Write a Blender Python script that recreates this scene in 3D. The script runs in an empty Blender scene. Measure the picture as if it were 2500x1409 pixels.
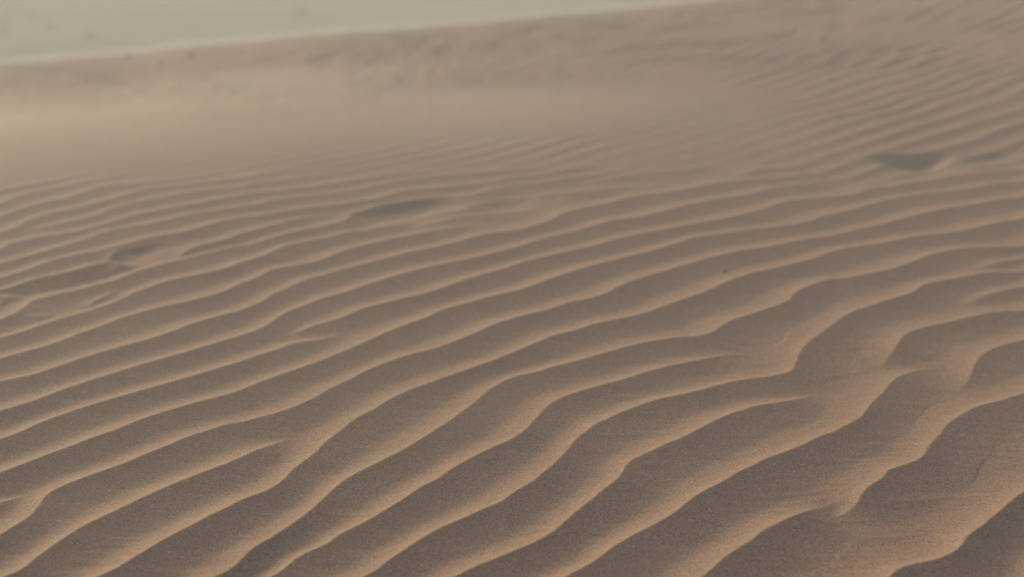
import bpy, bmesh, math, random
from mathutils import Vector
import numpy as np

# ------------------------------------------------------------------ scene
scene = bpy.context.scene
COL = scene.collection
PITCH = math.atan(1144 / (50 / 36 * 2500))
EYE = 1.2
Y0 = EYE * math.tan(PITCH)          # where the columns of the fan-shaped terrain grid meet
SUN_EL, SUN_AZ = math.radians(13), math.radians(-46)   # azimuth from +Y towards +X

# Ripple crests of the near dune, surveyed on the ground in millimetres:
# (height factor, run-out at the left end, run-out at the right end, points)
CRESTS = [
(1.1,0,0,[(646,2104),(684,2120),(724,2136),(766,2172),(791,2213),(818,2239),(875,2302),(921,2356),(951,2385)]),
(0.9,0,90,[(334,2104),(357,2139),(389,2175),(421,2209),(439,2235),(483,2274),(528,2314),(547,2335),(584,2354),(607,2364)]),
(1,90,0,[(563,2302),(597,2319),(631,2349),(648,2381),(676,2418),(702,2442),(718,2474),(757,2499),(794,2525),(816,2561),(838,2603),(870,2648),(870,2648),(896,2695),(943,2748),(990,2793),(1044,2821),(1087,2850),(1116,2868)]),
(-0.2,60,60,[(546,2136),(566,2175),(593,2216),(622,2247)]),
(-0.6,60,60,[(802,2511),(836,2527),(873,2549),(922,2575)]),
(-0.45,60,90,[(632,2356),(674,2366),(733,2373),(796,2390),(852,2411)]),
(-0.4,60,90,[(701,2440),(742,2442),(815,2456),(873,2483)]),
(1,0,110,[(112,2104),(125,2115),(148,2143),(173,2179),(193,2201),(223,2232),(263,2270),(295,2306),(330,2356),(363,2394),(404,2433),(433,2469),(468,2497),(486,2518),(533,2554),(582,2593),(622,2633),(654,2653),(673,2674),(702,2705),(731,2737),(765,2804),(809,2874),(842,2934),(883,2990),(932,3032),(996,3055)]),
(1,90,0,[(837,3029),(871,3095),(904,3150),(938,3221),(970,3265),(1033,3310),(1094,3341),(1159,3380),(1222,3412),(1306,3424)]),
(0.95,120,0,[(963,2892),(996,2925),(1024,2965),(1050,3022),(1084,3088),(1121,3136),(1172,3178),(1234,3214)]),
(0.8,90,0,[(1153,3476),(1181,3497),(1239,3553),(1292,3587),(1375,3627)]),
(1,0,100,[(-72,2104),(-46,2125),(-20,2146),(-7,2157),(20,2179),(48,2205),(76,2239),(98,2278),(122,2319),(147,2356),(172,2398),(201,2442),(216,2485),(233,2523),(271,2558),(306,2595),(340,2623),(377,2664),(403,2695),(415,2706),(453,2743),(503,2782),(533,2798),(569,2816),(609,2844),(648,2874),(683,2910)]),
(-0.8,40,60,[(215,2474),(245,2497),(278,2520),(339,2520)]),
(1,0,0,[(-224,2104),(-206,2139),(-182,2172),(-157,2209),(-122,2251),(-86,2282),(-50,2319),(-21,2343),(-8,2364),(12,2394),(42,2433),(62,2474),(84,2513),(110,2573),(129,2623),(152,2664),(176,2705),(180,2706),(211,2737),(246,2773),(283,2804),(319,2833),(367,2856),(416,2886),(480,2928),(530,2953),(560,2959),(598,2978),(631,3000),(653,3055),(672,3115),(705,3185),(753,3258),(806,3337),(855,3404),(911,3452),(996,3519),(1058,3566),(1106,3632),(1162,3668),(1228,3700),(1284,3733),(1331,3752),(1420,3757)]),
(-1.5,60,90,[(632,2997),(672,2990),(713,2993),(760,3013),(802,3029)]),
(-1.5,60,90,[(668,3095),(701,3100),(740,3088),(774,3078),(807,3085)]),
(-1.3,60,90,[(694,2928),(736,2959),(775,2978),(800,2984)]),
(0.75,50,0,[(1283,3776),(1305,3800),(1341,3830),(1395,3860),(1464,3885)]),
(1,0,120,[(-383,2104),(-376,2125),(-362,2152),(-344,2172),(-316,2198),(-305,2224),(-280,2251),(-250,2286),(-221,2327),(-195,2364),(-169,2407),(-141,2438),(-113,2488),(-74,2539),(-34,2588),(-8,2613),(13,2643),(32,2679),(41,2706),(51,2729),(64,2765),(81,2804),(111,2844),(151,2877),(199,2913),(248,2946),(299,2990),(350,3026),(402,3058),(455,3095),(496,3129),(535,3139),(578,3129)]),
(1,0,0,[(-470,2104),(-458,2136),(-447,2175),(-444,2181),(-429,2201),(-409,2232),(-385,2274),(-363,2319),(-349,2356),(-339,2383),(-327,2416),(-302,2460),(-266,2504),(-239,2539),(-210,2578),(-182,2623),(-153,2674),(-133,2706),(-102,2770),(-77,2821),(-49,2889),(-14,2943),(-9,2946),(14,2971),(50,2990),(99,3029),(148,3062),(199,3102),(250,3143),(290,3171),(343,3203),(396,3225),(448,3235),(490,3265),(517,3310),(555,3356),(615,3404),(637,3424),(712,3494),(753,3570),(807,3632),(856,3677),(911,3691),(977,3728),(1062,3781),(1139,3850),(1201,3911),(1275,3957),(1344,3984),(1503,4000)]),
(1,0,0,[(-659,2104),(-649,2122),(-631,2154),(-612,2186),(-585,2228),(-563,2257),(-542,2290),(-519,2319),(-497,2352),(-477,2373),(-455,2394),(-434,2433),(-421,2483),(-402,2530),(-386,2568),(-372,2618),(-351,2664),(-335,2706),(-320,2737),(-291,2776),(-262,2833),(-221,2886),(-177,2934),(-132,2978),(-86,3022),(-39,3068),(-10,3102),(27,3143),(66,3192),(104,3235),(157,3272),(197,3310),(252,3349),(307,3380),(364,3428),(410,3477),(455,3519),(518,3579),(585,3659),(652,3724),(692,3752),(741,3781),(792,3820),(844,3860),(902,3921),(958,3973),(1045,4016),(1115,4048),(1208,4104),(1312,4138),(1386,4172),(1488,4243),(1606,4303)]),
(1,0,70,[(-816,2104),(-806,2143),(-791,2183),(-775,2220),(-758,2255),(-731,2294),(-703,2331),(-675,2373),(-645,2411),(-614,2447),(-581,2483),(-548,2520),(-515,2566),(-511,2571),(-486,2608),(-461,2648),(-444,2679)]),
(1,0,0,[(-894,2220),(-880,2259),(-866,2290),(-861,2335),(-862,2375),(-855,2396),(-843,2416),(-814,2451),(-783,2483),(-751,2516),(-720,2558),(-688,2598),(-656,2643),(-620,2674),(-589,2706),(-562,2713),(-539,2732),(-499,2759),(-461,2798),(-423,2850),(-395,2904),(-355,2959),(-329,3003),(-292,3048),(-247,3095),(-188,3136),(-141,3185),(-92,3243),(-42,3310),(-10,3341),(29,3376),(97,3428),(152,3485),(209,3519),(253,3566),(299,3632),(361,3696),(424,3752),(522,3840),(588,3890),(656,3942),(730,3978),(817,4038),(888,4082),(976,4126),(1071,4195),(1147,4243),(1231,4315),(1314,4378),(1417,4442),(1518,4494),(1604,4548),(1704,4589)]),
(0.7,0,60,[(-943,2362),(-922,2388),(-899,2405),(-880,2409)]),
(1,0,0,[(-980,2472),(-966,2488),(-937,2525),(-908,2563),(-877,2598),(-846,2638),(-813,2674),(-791,2706),(-782,2721),(-747,2759),(-711,2793),(-673,2827),(-634,2856),(-594,2892),(-572,2925),(-533,2971),(-492,3016),(-450,3062),(-408,3115),(-365,3171),(-321,3235),(-262,3310),(-213,3364),(-177,3420),(-111,3477),(-44,3536),(-11,3557),(45,3605),(103,3677),(163,3743),(224,3800),(286,3850),(349,3900),(414,3952),(482,4016),(553,4093),(621,4126),(725,4184),(766,4195),(853,4231),(927,4279),(989,4340),(1069,4403),(1155,4481),(1264,4575),(1366,4630),(1484,4673),(1569,4716),(1659,4774),(1780,4811)]),
(1,0,80,[(-1034,2628),(-1004,2666),(-984,2706),(-974,2721),(-946,2759),(-913,2798),(-878,2833),(-832,2874),(-794,2910),(-746,2953),(-707,2990),(-667,3029),(-626,3068),(-602,3098),(-560,3143),(-518,3192),(-471,3221),(-426,3265),(-384,3286)]),
(1,60,0,[(-578,3241),(-530,3280),(-485,3325),(-449,3349),(-414,3388),(-379,3440),(-341,3469),(-290,3511),(-211,3571),(-131,3668),(-47,3752),(-11,3786),(33,3840),(93,3890),(171,3952),(234,3994),(300,4059),(400,4138),(468,4184),(538,4231),(609,4279),(682,4328),(758,4390),(805,4429),(889,4521),(967,4568),(1079,4602),(1158,4644),(1229,4716),(1308,4745),(1377,4804),(1458,4834),(1554,4911),(1638,4942),(1771,5006),(1852,5023)]),
(1,0,80,[(-1084,2776),(-1051,2810),(-1019,2850),(-988,2898),(-954,2940),(-918,2981),(-881,3022),(-833,3068),(-782,3115),(-742,3157),(-700,3199),(-658,3243),(-632,3272),(-612,3306),(-598,3349),(-576,3412),(-532,3477),(-485,3536),(-434,3579),(-385,3641),(-333,3696),(-279,3752),(-195,3820),(-108,3880),(-49,3931),(-12,3963),(19,3994),(82,4070),(146,4126),(246,4219),(315,4291),(366,4315),(455,4378),(530,4455),(606,4521),(682,4575),(797,4637),(890,4723),(970,4767),(1054,4827),(1120,4880),(1181,4903)]),
(1,0,110,[(-1142,2943),(-1103,2968),(-1067,3003),(-1033,3048),(-998,3095),(-960,3136),(-922,3178),(-880,3214),(-830,3272),(-792,3333),(-737,3388),(-692,3432),(-672,3469),(-666,3469),(-646,3511),(-628,3571),(-605,3605),(-561,3687),(-510,3738),(-458,3791),(-404,3840),(-348,3890),(-292,3942),(-219,3994),(-159,4048),(-83,4126),(-12,4161),(52,4213),(118,4285),(157,4371),(207,4435),(295,4501),(369,4575),(444,4637),(556,4687),(654,4759),(753,4819),(870,4865),(957,4895),(1043,4958),(1125,4990),(1209,5031)]),
(1,0,120,[(-1190,3085),(-1169,3109),(-1146,3136),(-1117,3164),(-1082,3214),(-1049,3272),(-1012,3325),(-985,3372),(-944,3420),(-888,3469),(-841,3502),(-807,3536),(-762,3588),(-732,3654),(-704,3691),(-680,3752),(-662,3786),(-608,3820),(-553,3850),(-516,3911),(-477,3973),(-421,4027),(-364,4082),(-274,4149),(-182,4231),(-85,4279),(-20,4297)]),
(1,0,60,[(-1239,3228),(-1203,3272),(-1168,3325),(-1132,3380),(-1092,3424),(-1053,3477),(-1016,3545),(-999,3587),(-968,3632),(-936,3677),(-887,3714),(-837,3752),(-788,3800),(-770,3845),(-736,3875),(-701,3936),(-667,4010),(-612,4059),(-540,4115),(-499,4166),(-438,4195),(-378,4255),(-324,4315),(-301,4371)]),
(0.7,40,40,[(-776,3815),(-738,3817),(-711,3815),(-664,3800)]),
(0.9,40,120,[(-325,4340),(-255,4384),(-173,4429),(-131,4507),(-90,4541),(-14,4561),(49,4591)]),
(0.9,80,60,[(-357,4195),(-312,4243),(-218,4315),(-154,4365),(-54,4390),(-13,4416),(38,4442),(72,4507)]),
(1,0,120,[(-1284,3360),(-1267,3404),(-1254,3444),(-1253,3502),(-1238,3532),(-1215,3562),(-1203,3570),(-1158,3605),(-1127,3645),(-1082,3691),(-1043,3762),(-999,3820),(-963,3860),(-927,3900),(-878,3952),(-827,4005),(-765,4043),(-714,4115),(-659,4172),(-601,4219),(-544,4279),(-519,4321),(-510,4390),(-461,4442),(-415,4494),(-333,4548),(-248,4595),(-179,4609),(-110,4658),(-14,4767),(95,4811),(170,4865),(284,4927),(362,4982),(444,5064),(564,5122)]),
(0.75,30,30,[(-1253,3442),(-1224,3417),(-1176,3392),(-1132,3380)]),
(0.8,30,40,[(-1095,3448),(-1097,3490),(-1091,3528),(-1076,3562),(-1064,3623),(-1056,3654)]),
(1.4,0,30,[(-1365,3596),(-1335,3632),(-1307,3677),(-1261,3714),(-1215,3752),(-1173,3810),(-1136,3838),(-1087,3820),(-1038,3776)]),
(0.9,0,30,[(-1348,3548),(-1323,3554),(-1277,3540),(-1250,3534)]),
(0.75,25,25,[(-1149,3840),(-1156,3911),(-1157,3973),(-1150,4016)]),
(0.9,40,70,[(-963,3870),(-953,3947),(-928,4016),(-897,4048),(-857,4082),(-822,4149),(-789,4184),(-722,4267),(-650,4340),(-588,4371),(-540,4422)]),
(0.95,0,100,[(-1402,3705),(-1375,3752),(-1346,3800),(-1321,3860),(-1276,3911),(-1228,3952),(-1178,3994),(-1130,4048),(-1082,4104),(-1013,4149),(-961,4207),(-911,4279),(-854,4328),(-816,4340),(-741,4390),(-664,4442),(-568,4487),(-504,4534),(-424,4602),(-377,4680),(-273,4723),(-167,4774),(-59,4827),(-14,4888),(98,4942),(213,5023),(331,5088),(450,5139)]),
(0.9,0,150,[(-1450,3845),(-1409,3900),(-1365,3952),(-1323,4016),(-1271,4104),(-1229,4184),(-1162,4237),(-1080,4303),(-1028,4365),(-938,4416),(-880,4468),(-840,4481),(-782,4541),(-703,4595),(-620,4630),(-538,4694),(-474,4767),(-389,4842),(-282,4903),(-135,4958),(-15,5006),(138,5072),(295,5139)]),
(0.85,0,150,[(-1495,3978),(-1485,4038),(-1452,4082),(-1404,4126),(-1338,4172),(-1290,4231),(-1245,4303),(-1196,4371),(-1112,4442),(-1038,4494),(-966,4561),(-905,4609),(-868,4644),(-736,4701),(-637,4774),(-537,4849),(-433,4927),(-289,5023),(-139,5105)]),
(0.8,30,150,[(-1512,4217),(-1440,4243),(-1376,4303),(-1314,4378),(-1288,4468),(-1233,4521),(-1177,4575),(-1120,4630),(-1026,4687),(-927,4730),(-893,4789),(-759,4865),(-625,4974),(-483,5072)]),
(0.8,0,150,[(-1558,4161),(-1535,4207),(-1523,4279),(-1506,4328),(-1482,4378),(-1417,4442),(-1367,4507),(-1306,4602),(-1257,4687),(-1182,4745),(-1084,4796),(-951,4865),(-882,4942),(-782,5023),(-644,5139)]),
(0.8,0,150,[(-1623,4352),(-1586,4442),(-1543,4521),(-1477,4589),(-1435,4687),(-1398,4745),(-1301,4789),(-1172,4865),(-1043,4958),(-942,5023)]),
(0.7,0,150,[(-1676,4507),(-1656,4602),(-1622,4658),(-1542,4745),(-1467,4865),(-1377,4942),(-1281,5014),(-1180,5072)]),
(0.6,0,150,[(-1743,4701),(-1675,4767),(-1621,4827),(-1559,4927),(-1471,5014),(-1376,5088)]),
(0.85,60,120,[(74,4582),(99,4637),(146,4675),(235,4680),(309,4730),(384,4767),(493,4782),(549,4796)]),
(0.85,60,120,[(185,4789),(317,4865),(395,4927),(492,4966),(589,4990),(691,5055),(836,5130)]),
(0.8,60,120,[(742,4872),(805,4927),(904,5023),(943,5031),(1005,5055),(1094,5122),(1198,5156)]),
(0.6,60,0,[(1592,4974),(1716,5072),(1815,5139),(1910,5190)])]

# ------------------------------------------------------------------ noise
_rs = np.random.RandomState(7)
_tab = _rs.rand(256, 256)
def vnoise(x, y, seed=0):
    x = x + seed * 17.31; y = y + seed * 9.77
    xi = np.floor(x).astype(np.int64); yi = np.floor(y).astype(np.int64)
    fx = x - xi; fy = y - yi
    fx = fx * fx * fx * (fx * (fx * 6 - 15) + 10); fy = fy * fy * fy * (fy * (fy * 6 - 15) + 10)
    g = lambda a, b: _tab[(xi + a + 31 * seed) % 256, (yi + b + 57 * seed) % 256]
    return ((g(0, 0) * (1 - fx) + g(1, 0) * fx) * (1 - fy) + (g(0, 1) * (1 - fx) + g(1, 1) * fx) * fy) * 2 - 1
def fbm(x, y, seed=0, octv=3):
    s = 0; a = 1.0
    for i in range(octv):
        s = s + a * vnoise(x * 2 ** i, y * 2 ** i, seed + i); a *= .5
    return s / 1.75
def sstep(a, b, x):
    t = np.clip((x - a) / (b - a), 0, 1)
    return t * t * (3 - 2 * t)
def smooth(v, n):
    k = np.hanning(n + 2)[1:-1]; k /= k.sum()
    return np.convolve(np.pad(v, n // 2, mode='edge'), k, mode='valid')[:len(v)]

def grid_mesh(name, X, Y, Z, mat):
    ny, nx = X.shape
    co = np.stack([X, Y, Z], -1).reshape(-1, 3).astype(np.float32)
    i = np.arange(ny * nx).reshape(ny, nx)
    q = np.stack([i[:-1, :-1], i[:-1, 1:], i[1:, 1:], i[1:, :-1]], -1).reshape(-1, 4).astype(np.int32)
    me = bpy.data.meshes.new(name)
    me.vertices.add(len(co)); me.vertices.foreach_set('co', co.ravel())
    me.loops.add(q.size); me.loops.foreach_set('vertex_index', q.ravel())
    me.polygons.add(len(q))
    me.polygons.foreach_set('loop_start', np.arange(0, q.size, 4, dtype=np.int32))
    me.polygons.foreach_set('use_smooth', np.ones(len(q), dtype=bool))
    me.update(calc_edges=True)
    me.materials.append(mat)
    o = bpy.data.objects.new(name, me); COL.objects.link(o)
    return o

# ------------------------------------------------------------------ materials
def new_mat(name):
    m = bpy.data.materials.new(name); m.use_nodes = True
    nt = m.node_tree; nt.nodes.clear()
    out = nt.nodes.new('ShaderNodeOutputMaterial')
    return m, nt, out
def sand_material(name, light, mid, dark, grain=True):
    m, nt, out = new_mat(name)
    N, L = nt.nodes.new, nt.links.new
    b = N('ShaderNodeBsdfPrincipled'); L(b.outputs[0], out.inputs['Surface'])
    b.inputs['Roughness'].default_value = .9
    b.inputs['Specular IOR Level'].default_value = .15
    tc = N('ShaderNodeTexCoord')
    def noise(scale, sx=1, sy=1, detail=2, rough=.6):
        mp = N('ShaderNodeMapping'); mp.inputs['Scale'].default_value = (sx, sy, 1)
        L(tc.outputs['Object'], mp.inputs['Vector'])
        n = N('ShaderNodeTexNoise'); n.inputs['Scale'].default_value = scale
        n.inputs['Detail'].default_value = detail; n.inputs['Roughness'].default_value = rough
        L(mp.outputs[0], n.inputs['Vector'])
        return n.outputs['Fac']
    def ramp(src, stops):
        r = N('ShaderNodeValToRGB'); e = r.color_ramp.elements
        while len(e) < len(stops): e.new(.5)
        for q, (p, c) in zip(e, stops): q.position = p; q.color = (*c, 1)
        L(src, r.inputs[0]); return r.outputs[0]
    def mix(f, a, c):
        x = N('ShaderNodeMix'); x.data_type = 'RGBA'
        if isinstance(f, float): x.inputs[0].default_value = f
        else: L(f, x.inputs[0])
        L(a, x.inputs[6])
        if isinstance(c, tuple): x.inputs[7].default_value = (*c, 1)
        else: L(c, x.inputs[7])
        return x.outputs[2]
    patch = ramp(noise(2.2, .5, 1.3, 4), [(.3, mid), (.7, light)])
    if grain:
        g1 = noise(400, .6, 1, 3, .8)            # sand grains, drawn out a little by the wind
        col = mix(ramp(g1, [(.42, (1, 1, 1)), (.56, (0, 0, 0))]), patch, dark)
        sp = N('ShaderNodeTexVoronoi'); sp.inputs['Scale'].default_value = 420
        L(tc.outputs['Object'], sp.inputs['Vector'])
        cs = N('ShaderNodeSeparateColor'); L(sp.outputs['Color'], cs.inputs[0])
        pale = ramp(cs.outputs[0], [(.9975, (0, 0, 0)), (.999, (1, 1, 1))])
        col = mix(pale, col, (.62, .5, .36))
        L(col, b.inputs['Base Color'])
        bp = N('ShaderNodeBump'); bp.inputs['Strength'].default_value = .35; bp.inputs['Distance'].default_value = .002
        L(g1, bp.inputs['Height'])
        b2 = N('ShaderNodeBump'); b2.inputs['Strength'].default_value = .6; b2.inputs['Distance'].default_value = .004
        L(noise(26, .22, 1, 3, .6), b2.inputs['Height'])       # small wind streaks
        L(b2.outputs[0], bp.inputs['Normal']); L(bp.outputs[0], b.inputs['Normal'])
    else:
        L(patch, b.inputs['Base Color'])
    return m
SAND = sand_material('sand', (.435, .261, .180), (.39, .231, .160), (.17, .098, .074))
PLAIN = sand_material('pale_sand', (.44, .37, .29), (.16, .13, .10), (.2, .15, .1), grain=False)

# ------------------------------------------------------------------ the near dune and its ridge
def axis(a, b, step):
    return np.arange(a, b, step)
KPX = math.cos(PITCH) / (50 / 36 * 2500)      # ground column width of one photo pixel
mid_ = axis(-1250 * 1.12, 1250 * 1.12, 3.0); side_ = axis(mid_[-1] + 6, 1250 * 2.5, 7.0)
s_fine = np.concatenate([-side_[::-1], mid_, side_]) * KPX
s_l = -np.geomspace(abs(s_fine[0]) + .004, 9, 50)[::-1]
S = np.concatenate([s_l, s_fine, -s_l[::-1]])
rows_px = axis(1900, 330, -2.2)
ang = PITCH + np.arctan((rows_px - 704.5) / (50 / 36 * 2500))
Yr = EYE / np.tan(ang)
ridge_rows = [Yr[-1]]
while ridge_rows[-1] < 10.9: ridge_rows.append(ridge_rows[-1] + .0085 + .0012 * (ridge_rows[-1] - 5.4))
back = -np.geomspace(.02, 25, 40)[::-1] + Yr[0] 
YR = np.concatenate([back, Yr, np.array(ridge_rows[1:]), np.geomspace(10.93, 22, 60)])
nY, nS = len(YR), len(S)
Yg = np.repeat(YR[:, None], nS, 1)
span = np.maximum(Yg + Y0, 1.2)
Xg = S[None, :] * span

# base shape: profile of every column from the foot (5 m) to the ridge crest
pxs = S / KPX + 1250
pxc = np.clip(pxs, -400, 2900)
def prof(pts):
    return np.array(pts, float)
crest_px = np.array([-400, 0, 600, 1250, 1700, 2100, 2500, 2900])
crest_Y = np.array([9.0, 9.0, 9.1, 9.4, 9.7, 10.0, 10.2, 10.3])
crest_py = np.array([195, 160, 104, 50, 8, -35, -80, -120])
F = 50 / 36 * 2500
def z_at(Y, py):
    return EYE - Y * np.tan(PITCH + np.arctan((py - 704.5) / F))
cY = smooth(np.interp(pxc, crest_px, crest_Y), 61)
cP = smooth(np.interp(pxc, crest_px, crest_py), 61)
cZ = z_at(cY, cP) + .012 * fbm(pxc * .006, pxc * 0 + 3.3, 91, 3)
mix_l = 1 - sstep(500, 1700, pxc)              # 1 at the left, where the near dune has a brow and a hidden dip
tpar = np.array([0, .10, .21, .34, .47, .60, .74, .88, 1.0])
left = np.array([0, -.05, -.15, -.31, -.50, -.69, -.85, -.96, -1.0])   # shares of |cZ|
Z = np.zeros_like(Xg)
for j in range(nS):
    y0 = 4.8; y1 = cY[j]
    t = (YR - y0) / (y1 - y0)
    zl = np.interp(t, tpar, left) * abs(cZ[j])
    zr = cZ[j] * sstep(0, 1, t * .9) / .972
    z = mix_l[j] * zl + (1 - mix_l[j]) * zr
    z = np.where(t < 0, 0, z)
    over = np.maximum(YR - y1, 0)
    z = np.where(t > 1, cZ[j] - .55 * (np.sqrt(over ** 2 + .35 ** 2) - .35), z)
    Z[:, j] = z
k = np.hanning(27)[1:-1]; k /= k.sum()
i0 = np.searchsorted(YR, 4.6)
tmp = np.apply_along_axis(lambda v: np.convolve(np.pad(v, 12, mode='edge'), k, mode='valid'), 0, Z)
w = sstep(4.6, 5.2, Yg)
Z = Z * (1 - w) + tmp * w
BASE = Z.copy()

# ripples along the surveyed crests: short lit far side, long shaded near side
HGT, LUP, LDN, EUP, EDN, ROUND = .090, .82, .80, 2.9, 1.5, .0006
def catmull(P):
    P = np.array(P, float) / 1000
    Q = np.vstack([2 * P[0] - P[1], P, 2 * P[-1] - P[-2]]); out = []
    for i in range(1, len(Q) - 2):
        t = np.linspace(0, 1, 12, endpoint=False)[:, None]
        a, b, c, d = Q[i - 1], Q[i], Q[i + 1], Q[i + 2]
        out.append(.5 * ((2 * b) + (c - a) * t + (2 * a - 5 * b + 4 * c - d) * t ** 2 + (3 * b - a - 3 * c + d) * t ** 3))
    out.append(P[-1:]); return np.vstack(out)
lines = []
D45 = np.array([math.cos(math.radians(46)), math.sin(math.radians(46))])
for amp, tl, tr, pts in CRESTS:
    P = catmull(pts)
    lines.append([amp, tl, tr, P])
first = lines[0][3]
for n in range(1, 15):                          # ripples just outside the frame, lower right
    wob = np.stack([.02 * np.sin(first[:, 0] * 9 + n * 2), 0 * first[:, 0]], -1)
    lines.append([1.0, 0, 0, first + np.array([.72, -.70]) * .135 * n + wob])
def resample(P, step=.008):
    l = np.concatenate([[0], np.cumsum(np.hypot(*np.diff(P, axis=0).T))])
    t = np.arange(0, l[-1], step)
    return np.stack([np.interp(t, l, P[:, 0]), np.interp(t, l, P[:, 1])], -1), t, l[-1]
def wander(e):
    return np.stack([-.7 * fbm(e[:, 0] * .9, e[:, 1] * .9, 95, 2), .7 * fbm(e[:, 0] * .9, e[:, 1] * .9, 95, 2)], -1) * .12
ks = []
for amp, tl, tr, P in lines:
    tt_ = np.linspace(4.5, .08, 90)[:, None]
    if tl == 0:
        e = P[0] - D45 * tt_; e = e + wander(e) * np.clip(tt_, 0, 1); P = np.vstack([e[e[:, 1] > -.1], P])
    if tr == 0:
        e = P[-1] + D45 * tt_[::-1]; e = e + wander(e) * np.clip(tt_[::-1], 0, 1); P = np.vstack([P, e])
    P, t, tot = resample(P)
    for c_ in (0, 1): P[:, c_] = smooth(P[:, c_], 7)
    px_m = P[:, 1] * KPX                      # metres of one photo pixel's column at that depth
    sec = amp < 0; amp = abs(amp)             # negative: a little secondary crest on a bigger one's flank
    a_ = np.full(len(P), float(amp))
    if tl: a_ *= sstep(0, 1, t / (tl * 2.0 * np.mean(px_m[:20]) + .03))
    if tr: a_ *= sstep(0, 1, (tot - t) / (tr * 2.0 * np.mean(px_m[-20:]) + .03))
    T = np.gradient(P, axis=0); T /= np.hypot(T[:, 0], T[:, 1])[:, None] + 1e-9
    ks.append(dict(sec=sec, P=P, A=a_, T=T, Nn=np.stack([-T[:, 1], T[:, 0]], -1)))
allP = np.vstack([k_['P'][::3] for k_ in ks]); allI = np.concatenate([np.full(len(k_['P'][::3]), i) for i, k_ in enumerate(ks)])
allA = np.concatenate([k_['A'][::3] * (not k_['sec']) for k_ in ks])
for i, k_ in enumerate(ks):                   # distance to the neighbouring crest on either side
    gu = np.full(len(k_['P']), .17); gd = gu.copy()
    lo, hi = k_['P'].min(0) - .3, k_['P'].max(0) + .3
    sel = (allI != i) & (allA > .33) & np.all((allP > lo) & (allP < hi), axis=1)
    O = allP[sel]
    for q in range(0, len(gu), 3):
        v = O - k_['P'][q]; n_ = v @ k_['Nn'][q]; tt = np.abs(v @ k_['T'][q])
        ok = tt < .02
        u_ = n_[ok & (n_ > .02)]; d_ = -n_[ok & (n_ < -.02)]
        gu[q:q + 3] = u_.min() if len(u_) else .17
        gd[q:q + 3] = d_.min() if len(d_) else .17
    if k_['sec']: gu[:] = .05; gd[:] = .055
    k_['GU'] = smooth(np.clip(gu, .05, .15), 61); k_['GD'] = smooth(np.clip(gd, .05, .15), 61)
P4 = 1.6
acc = np.zeros_like(Xg)
W = 46
topY = np.zeros(nS)
for k_ in ks:
    P, T, Nn = k_['P'], k_['T'], k_['Nn']
    s_ = np.maximum.accumulate(P[:, 0] / (P[:, 1] + Y0)) + np.arange(len(P)) * 1e-9
    base = np.interp(S, s_, np.arange(len(P)))
    base = np.clip(np.round(base).astype(int), 0, len(P) - 1)
    yk = P[base, 1]
    vis = (S > s_[0] - .03) & (S < s_[-1] + .03)
    topY = np.where((S > s_[0]) & (S < s_[-1]) & (k_['A'][base] > .35) & (yk < 6), np.maximum(topY, yk), topY)
    steep = np.clip(np.abs(T[base, 0] - S * T[base, 1]), .35, 1)
    m_ = (np.abs(Yg - yk[None, :]) * steep[None, :] < .19) & vis[None, :]
    ii, jj = np.nonzero(m_)
    if not len(ii): continue
    x = Xg[ii, jj]; y = Yg[ii, jj]
    best = np.full(len(x), 1e9); bi = np.zeros(len(x), int)
    for o_ in range(-W, W + 1):
        c_ = np.clip(base[jj] + o_, 0, len(P) - 1)
        d2 = (x - P[c_, 0]) ** 2 + (y - P[c_, 1]) ** 2
        u = d2 < best; best = np.where(u, d2, best); bi = np.where(u, c_, bi)
    vx = x - P[bi, 0]; vy = y - P[bi, 1]
    n_ = vx * Nn[bi, 0] + vy * Nn[bi, 1]
    t_ = vx * T[bi, 0] + vy * T[bi, 1]
    endt = np.where((bi == 0) | (bi == len(P) - 1), np.abs(t_), 0)
    d = n_
    fi = np.clip(bi + t_ / .008, 0, len(P) - 1); at_ = lambda q: np.interp(fi, np.arange(len(P)), k_[q])
    aa = at_('A') * np.exp(-(endt / .04) ** 2)
    nar = .3 + .7 * np.clip(at_('A') / .9, 0, 1)       # a dying crest narrows to a nose
    gu, gd = at_('GU') * nar, at_('GD') * nar
    up = np.clip(1 - np.sqrt(np.maximum(d, 0) ** 2 + ROUND ** 2) / (LUP * gu), 0, 1)
    dn = np.clip(1 - np.sqrt(np.minimum(d, 0) ** 2 + ROUND ** 2) / (LDN * gd), 0, 1)
    prof_ = np.where(d > 0, up ** EUP, dn ** EDN)
    acc[ii, jj] += (aa * HGT * .5 * (gu + gd) / nar * prof_) ** P4
rip = acc ** (1 / P4)
top = smooth(topY, 121)
top = np.clip(top, 4.2, 5.6)
fade = 1 - .15 * sstep(4.0, 5.3, Yg)
fade = fade * (1 - sstep(top[None, :] + .02, top[None, :] + .5, Yg) * .8)
fade = fade * (1 + .35 * (1 - sstep(2.1, 3.3, Yg)))
fade = fade * (1 + .16 * fbm(Xg * 2.1, Yg * 2.1, 3))
Z += rip * fade

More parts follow.
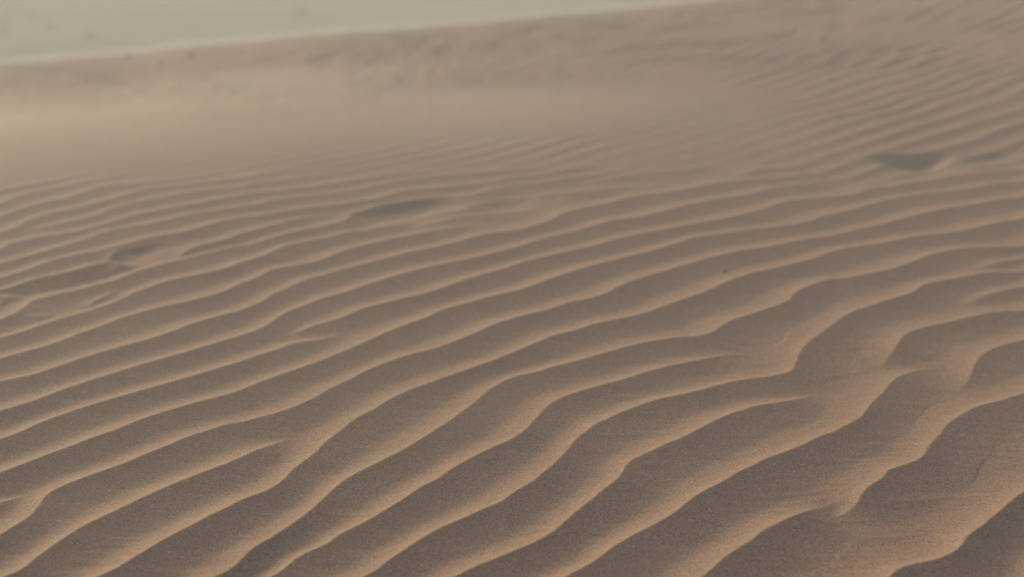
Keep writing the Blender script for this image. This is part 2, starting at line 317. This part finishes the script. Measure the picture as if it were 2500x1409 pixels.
# ripples further off, on the ridge: broken, meandering trains
an = math.radians(50)
def train(lam, ang_, seed, warp, cusp=1.6):
    nx_, ny_ = -math.sin(ang_), math.cos(ang_)
    ph = (nx_ * Xg + ny_ * Yg) / lam + warp * fbm(Xg * .55, Yg * .55, seed, 3) + .26 * vnoise(Xg * 2.6, Yg * 2.6, seed + 5)
    u = ph - np.floor(ph)
    return np.abs(2 * u - 1) ** cusp
far = sstep(top[None, :] - .05, top[None, :] + .35, Yg)
right = sstep(900, 1900, pxs)[None, :]
patchy = sstep(-.45, .35, fbm(Xg * .9, Yg * .9, 11, 3))
h_far = .0080 * (1 + .1 * right) * train(.115, math.radians(47), 21, 1.0, 2.1) * (.80 + .20 * right) * (.25 + .75 * patchy)
h_far += .006 * train(.16, math.radians(53), 31, 1.2, 2.1) * right * sstep(6.0, 7.5, Yg) * patchy
h_far += .007 * train(.17, math.radians(38), 51, 1.8) * sstep(-.15, .45, fbm(Xg * 2.2, Yg * 1.6, 53, 2)) * sstep(6.3, 7.6, Yg) * (1 - right)
lumps = (.004 * fbm(Xg * 2.5 + Yg * .5, Yg * 1.9 - Xg * .6, 41, 3) + .008 * fbm(Xg * 9 + Yg * 2, Yg * 6 - Xg * 2.5, 45, 3)) * sstep(5.6, 7.6, Yg) * (1 - .8 * right)
damp = 1 - (.75 - .5 * sstep(200, 1100, pxs)[None, :]) * sstep(4.9, 5.4, Yg) * (1 - sstep(6.3, 7.2, Yg)) * (1 - right)
Z += far * (h_far * damp) + lumps * (1 - sstep(cY[None, :] - .9, cY[None, :] + .1, Yg))
# little secondary ripples that the wind combs along the troughs
trough = 1 - sstep(.0015, .006, rip)
st = vnoise(Xg * 6.5 + .5 * vnoise(Xg * 9, Yg * 20, 87), Yg * 31 + 1.6 * vnoise(Xg * 5, Yg * 8, 83), 81)
comb = .25 + sstep(-.15, .5, fbm(Xg * 2.2, Yg * 3.0, 85, 2) + .35 * sstep(.3, .9, Xg))
Z += .0007 * (1 - np.abs(st)) * trough * comb * (1 - sstep(3.3, 4.0, Yg)) * sstep(1.6, 2.0, Yg)
# scour hollows
def hollow(cx, cy, wx, depth, reach, slope=.05):
    global Z
    lip = cy + slope * (Xg - cx)
    u = (lip - Yg) / reach
    e = np.exp(-np.abs((Xg - cx) / wx) ** 2.6)
    Z -= depth * e * np.where(u > 0, u * np.exp(1 - u), 0)
hollow(*(1.495, 5.269), .105, .048, .060, .03)
hollow(*(1.782, 5.269), .09, .010, .06, .1)
hollow(*(-0.351, 4.537), .16, .013, .085, .7)
hollow(*(-0.014, 4.585), .07, .007, .07, .4)
hollow(*(-1.102, 4.006), .06, .006, .07, .9)
hollow(*(-1.204, 3.680), .10, .002, .06, .9)
# gentle swell under everything
Z += .012 * fbm(Xg * .8, Yg * .8, 61, 2) * sstep(1.0, 2.0, Yg)
dune = grid_mesh('sand_dune', Xg, Yg, Z, SAND)
dune['kind'] = 'structure'
dune['label'] = 'rippled sand dune rising to a soft ridge'

def ground_z(x, y):
    j = int(np.argmin(np.abs(S - x / (max(y + Y0, 1.2))))); i = int(np.argmin(np.abs(YR - y)))
    return float(Z[i, j])

# ------------------------------------------------------------------ plain beyond the ridge
px_ = np.concatenate([-np.geomspace(30, 420, 30)[::-1], np.linspace(-29, 29, 240), np.geomspace(30, 420, 30)])
py_ = np.concatenate([np.linspace(-30, 20, 20), np.linspace(20.3, 70, 260), np.geomspace(71, 420, 40)])
PX, PY = np.meshgrid(px_, py_)
PZ = -2.6 + .26 * fbm(PX * .2, PY * .3, 71, 4) * sstep(15, 22, PY)
PZ = PZ + 1.5 * np.exp(-((PX - 4.5) / 2.0) ** 2) * sstep(30.6, 33.4, PY) * (1 - .6 * sstep(36, 46, PY))
plain = grid_mesh('desert_plain', PX, PY, PZ, PLAIN)
plain['kind'] = 'structure'

# ------------------------------------------------------------------ sand drifting low over the saddle
def drift(thick, dens, seed, x0, x1, y0, y1, follow=None, skew=1.0):
    m, nt, out = new_mat('drifting_sand')
    v = nt.nodes.new('ShaderNodeVolumePrincipled')
    v.inputs['Color'].default_value = (.87, .845, .83, 1); v.inputs['Density'].default_value = dens; v.inputs['Anisotropy'].default_value = .4
    nt.links.new(v.outputs[0], out.inputs['Volume'])
    nx, ny = 150, 110
    xs = np.linspace(x0, x1, nx); ys = np.linspace(y0, y1, ny)
    X, Y = np.meshgrid(xs, ys)
    if follow is not None: Y = Y + follow(X)
    jj = np.clip(np.searchsorted(S, (X / (Y + Y0)).ravel()), 0, nS - 1); ii = np.clip(np.searchsorted(YR, Y.ravel()), 0, nY - 1)
    G = BASE[ii, jj].reshape(X.shape)
    u = (X - x0) / (x1 - x0); w_ = np.linspace(0, 1, ny)[:, None] * np.ones_like(X)
    env = np.sin(np.pi * np.clip(u, 0, 1)) ** 1.2 * np.sin(np.pi * np.clip(1 - (1 - w_) ** skew, 0, 1)) ** 1.3
    t = thick * env * (.6 + .6 * (.5 + .5 * fbm(X * .45, Y * .9, seed, 2)))
    top_ = G + t; bot = G - .12 - 0 * t
    n = nx * ny
    vs = np.concatenate([np.stack([X, Y, top_], -1).reshape(-1, 3), np.stack([X, Y, bot], -1).reshape(-1, 3)])
    i = np.arange(n).reshape(ny, nx)
    q = np.stack([i[:-1, :-1], i[:-1, 1:], i[1:, 1:], i[1:, :-1]], -1).reshape(-1, 4)
    fs = [tuple(a) for a in q.tolist()] + [tuple(a[::-1]) for a in (q + n).tolist()]
    ring = np.concatenate([i[0, :], i[1:, -1], i[-1, -2::-1], i[-2:0:-1, 0]]).tolist()
    for a, b in zip(ring, ring[1:] + ring[:1]): fs.append((b, a, a + n, b + n))
    me = bpy.data.meshes.new('drifting_sand'); me.from_pydata(vs.tolist(), [], fs)
    me.polygons.foreach_set('use_smooth', np.ones(len(fs), dtype=bool)); me.update(); me.materials.append(m)
    o = bpy.data.objects.new('drifting_sand', me); COL.objects.link(o); o['kind'] = 'stuff'
drift(.10, .11, 3, -6.2, 2.6, 3.9, 9.0, None, 1.5)
for k_, (a_, b_, c_, d_) in enumerate(((-3.4, .9, 5.0, 7.4), (-2.4, -.2, 6.3, 8.2), (-1.2, 1.4, 5.4, 7.0))):
    drift(.045, .32, 23 + 4 * k_, a_, b_, c_, d_, None, 1.2)      # thin tongues of it
def crest_line(X):                             # sand smoking off the ridge
    s_ = X / 9.7
    for _ in range(4): s_ = X / (np.interp(s_, S, cY) + Y0)
    return np.interp(s_, S, cY)
drift(.06, .40, 14, -8.5, 3.4, -.55, .75, crest_line)
# ------------------------------------------------------------------ stones, grains and far shrubs
def plain_mat(name, c, rough=.85):
    m, nt, out = new_mat(name)
    b = nt.nodes.new('ShaderNodeBsdfPrincipled'); b.inputs['Roughness'].default_value = rough
    n = nt.nodes.new('ShaderNodeTexNoise'); n.inputs['Scale'].default_value = 40
    r = nt.nodes.new('ShaderNodeValToRGB')
    r.color_ramp.elements[0].color = (*[v * .6 for v in c], 1); r.color_ramp.elements[1].color = (*[min(1, v * 1.3) for v in c], 1)
    nt.links.new(n.outputs['Fac'], r.inputs[0]); nt.links.new(r.outputs[0], b.inputs['Base Color']); nt.links.new(b.outputs[0], out.inputs['Surface'])
    return m
M_STONE = plain_mat('dark_stone', (.14, .105, .085)); M_CHIP = plain_mat('white_quartz', (.9, .86, .78), .3)
M_TWIG = plain_mat('dry_twig', (.10, .08, .06)); M_LEAF = plain_mat('shrub_leaf', (.06, .06, .035))
random.seed(5)
def stone(name, x, y, r, mat, label, cat, group=None, z=None):
    bm = bmesh.new(); bmesh.ops.create_icosphere(bm, subdivisions=3, radius=1)
    k0 = random.random() * 50
    for v in bm.verts:
        p = v.co
        f = 1 + .22 * float(vnoise(np.array(p.x * 1.3 + k0), np.array(p.y * 1.3 + p.z * 1.7))) + .08 * float(vnoise(np.array(p.x * 4 + k0), np.array(p.y * 4 - p.z * 3)))
        v.co = (p.x * r * f * 1.15, p.y * r * f, p.z * r * f * .68)
    for f_ in bm.faces: f_.smooth = True
    me = bpy.data.meshes.new(name); bm.to_mesh(me); bm.free(); me.materials.append(mat)
    o = bpy.data.objects.new(name, me); COL.objects.link(o)
    o.location = (x, y, (ground_z(x, y) if z is None else z) + r * .35); o.rotation_euler = (0, 0, random.random() * 6)
    o['label'] = label; o['category'] = cat
    if group: o['group'] = group
    return o
stone('pebble', .592, 3.775, .0058, M_STONE, 'small dark pebble lying in a shaded ripple trough in the middle of the right half', 'pebble')
stone('pebble', 1.699, 7.794, .012, M_STONE, 'dark pebble on the rippled upper right slope near the ridge', 'pebble')
for x, y, r, lab in ((-2.431, 8.976, .021, 'dark stone below the left part of the ridge, leftmost of three on the far slope'),
                     (-1.948, 8.624, .018, 'dark stone on the far left slope, rightmost of three below the ridge'),
                     (-2.088, 8.465, .014, 'smallest dark stone on the far left slope, lowest of three')):
    stone('stone', x, y, r, M_STONE, lab, 'stone', 'stones on the far slope')
stone('quartz_grain', .131, 2.358, .0016, M_CHIP, 'tiny white grain on a sunlit ripple in the lower middle foreground', 'grain')
stone('quartz_grain', -1.15, 3.107, .0018, M_CHIP, 'tiny white grain on a sunlit ripple crest close to the left edge', 'grain')

def shrub(x, y, h, label):
    root = bpy.data.objects.new('desert_shrub', None); COL.objects.link(root)
    jx = int(np.argmin(np.abs(px_ - x))); iy = int(np.argmin(np.abs(py_ - y)))
    root.location = (x, y, float(PZ[iy, jx])); root['label'] = label; root['category'] = 'shrub'; root['group'] = 'shrubs on the far plain'
    tw = bmesh.new(); lf = bmesh.new()
    for b_ in range(26):
        az = random.random() * 6.283; lean = random.uniform(.1, .95); ln_ = h * random.uniform(.7, 1.15)
        p = Vector((0, 0, -.03)); d_ = Vector((math.cos(az) * lean, math.sin(az) * lean, 1)).normalized(); r = h * .022
        ring0 = None
        for q in range(6):
            side = d_.orthogonal().normalized(); oth = d_.cross(side)
            rr = r * (1 - q / 6.5)
            ring = [tw.verts.new(p + (side * math.cos(a) + oth * math.sin(a)) * rr) for a in (0, 2.094, 4.189)]
            if ring0:
                for e in range(3): tw.faces.new((ring0[e], ring0[(e + 1) % 3], ring[(e + 1) % 3], ring[e]))
            ring0 = ring
            if q > 0:
                for _ in range(18):
                    c = p + Vector((random.gauss(0, 1), random.gauss(0, 1), random.gauss(0, 1))) * h * .10
                    a1 = Vector((random.gauss(0, 1), random.gauss(0, 1), random.gauss(0, 1))).normalized() * h * .075
                    a2 = a1.orthogonal().normalized() * h * .03
                    lf.faces.new([lf.verts.new(c - a1), lf.verts.new(c + a2), lf.verts.new(c + a1), lf.verts.new(c - a2)])
            p = p + d_ * ln_ / 5; d_ = (d_ + Vector((random.gauss(0, .2), random.gauss(0, .2), random.gauss(0, .12)))).normalized()
    for nm, bm, mt in (('branches', tw, M_TWIG), ('foliage', lf, M_LEAF)):
        me = bpy.data.meshes.new(nm); bm.to_mesh(me); bm.free(); me.materials.append(mt)
        o = bpy.data.objects.new(nm, me); COL.objects.link(o); o.parent = root
shrub(-11.15, 30.9, .42, 'dark desert shrub on the far plain, cut by the top left corner')
shrub(-4.42, 30.1, .22, 'faint low shrub on the hazy plain behind the ridge')
for x, y, h in ((-10.0, 28.3, .15), (-9.4, 26.5, .16), (-9.8, 29.3, .12), (-8.9, 27.6, .14), (-7.5, 25.4, .14)):
    shrub(x, y, h, 'faint low shrub among those scattered at the left of the hazy far plain')
shrub(-4.75, 33.4, .28, 'shrub at the top edge, on the plain behind the other small shrub')


# ------------------------------------------------------------------ air
def haze_box():
    m, nt, out = new_mat('haze')
    v = nt.nodes.new('ShaderNodeVolumePrincipled')
    v.inputs['Color'].default_value = (.665, .632, .64, 1)
    v.inputs['Density'].default_value = HAZE
    v.inputs['Anisotropy'].default_value = .1
    nt.links.new(v.outputs[0], out.inputs['Volume'])
    x, y0, y1, z0, z1 = 430, -45, 430, -8, 2.6
    vs = [(sx * x, yy, zz) for zz in (z0, z1) for (sx, yy) in ((-1, y0), (1, y0), (1, y1), (-1, y1))]
    fs = [(0, 3, 2, 1), (4, 5, 6, 7), (0, 1, 5, 4), (1, 2, 6, 5), (2, 3, 7, 6), (3, 0, 4, 7)]
    me = bpy.data.meshes.new('haze'); me.from_pydata(vs, [], fs); me.update(); me.materials.append(m)
    o = bpy.data.objects.new('haze', me); COL.objects.link(o); o['kind'] = 'stuff'
HAZE = .048
haze_box()

# ------------------------------------------------------------------ light
world = bpy.data.worlds.new('World'); scene.world = world; world.use_nodes = True
nt = world.node_tree; bg = nt.nodes['Background']
sky = nt.nodes.new('ShaderNodeTexSky'); sky.sky_type = 'NISHITA'; sky.sun_disc = False
sky.sun_elevation = SUN_EL; sky.sun_rotation = SUN_AZ
sky.dust_density = 3; sky.air_density = 1.0; sky.ozone_density = 2.3
nt.links.new(sky.outputs[0], bg.inputs[0]); bg.inputs[1].default_value = .055
sd = bpy.data.lights.new('sun', 'SUN'); sd.energy = 2.8; sd.angle = math.radians(12); sd.color = (1, .935, .615)
so = bpy.data.objects.new('sun', sd); COL.objects.link(so)
to_sun = (math.sin(SUN_AZ) * math.cos(SUN_EL), math.cos(SUN_AZ) * math.cos(SUN_EL), math.sin(SUN_EL))
so.rotation_euler = Vector(to_sun).to_track_quat('Z', 'Y').to_euler()

# ------------------------------------------------------------------ camera
cd = bpy.data.cameras.new('camera'); co = bpy.data.objects.new('camera', cd); COL.objects.link(co)
co.location = (0, 0, EYE); co.rotation_euler = (math.pi / 2 - PITCH, 0, 0)
cd.lens = 50; cd.sensor_width = 36; cd.clip_start = .05; cd.clip_end = 2000
cd.dof.use_dof = True; cd.dof.focus_distance = 2.75; cd.dof.aperture_fstop = 2.0
scene.camera = co
scene.cycles.volume_bounces = 3
vs_ = scene.view_settings
vs_.view_transform = 'Standard'; vs_.look = 'None'; vs_.gamma = 1; vs_.exposure = 1.45
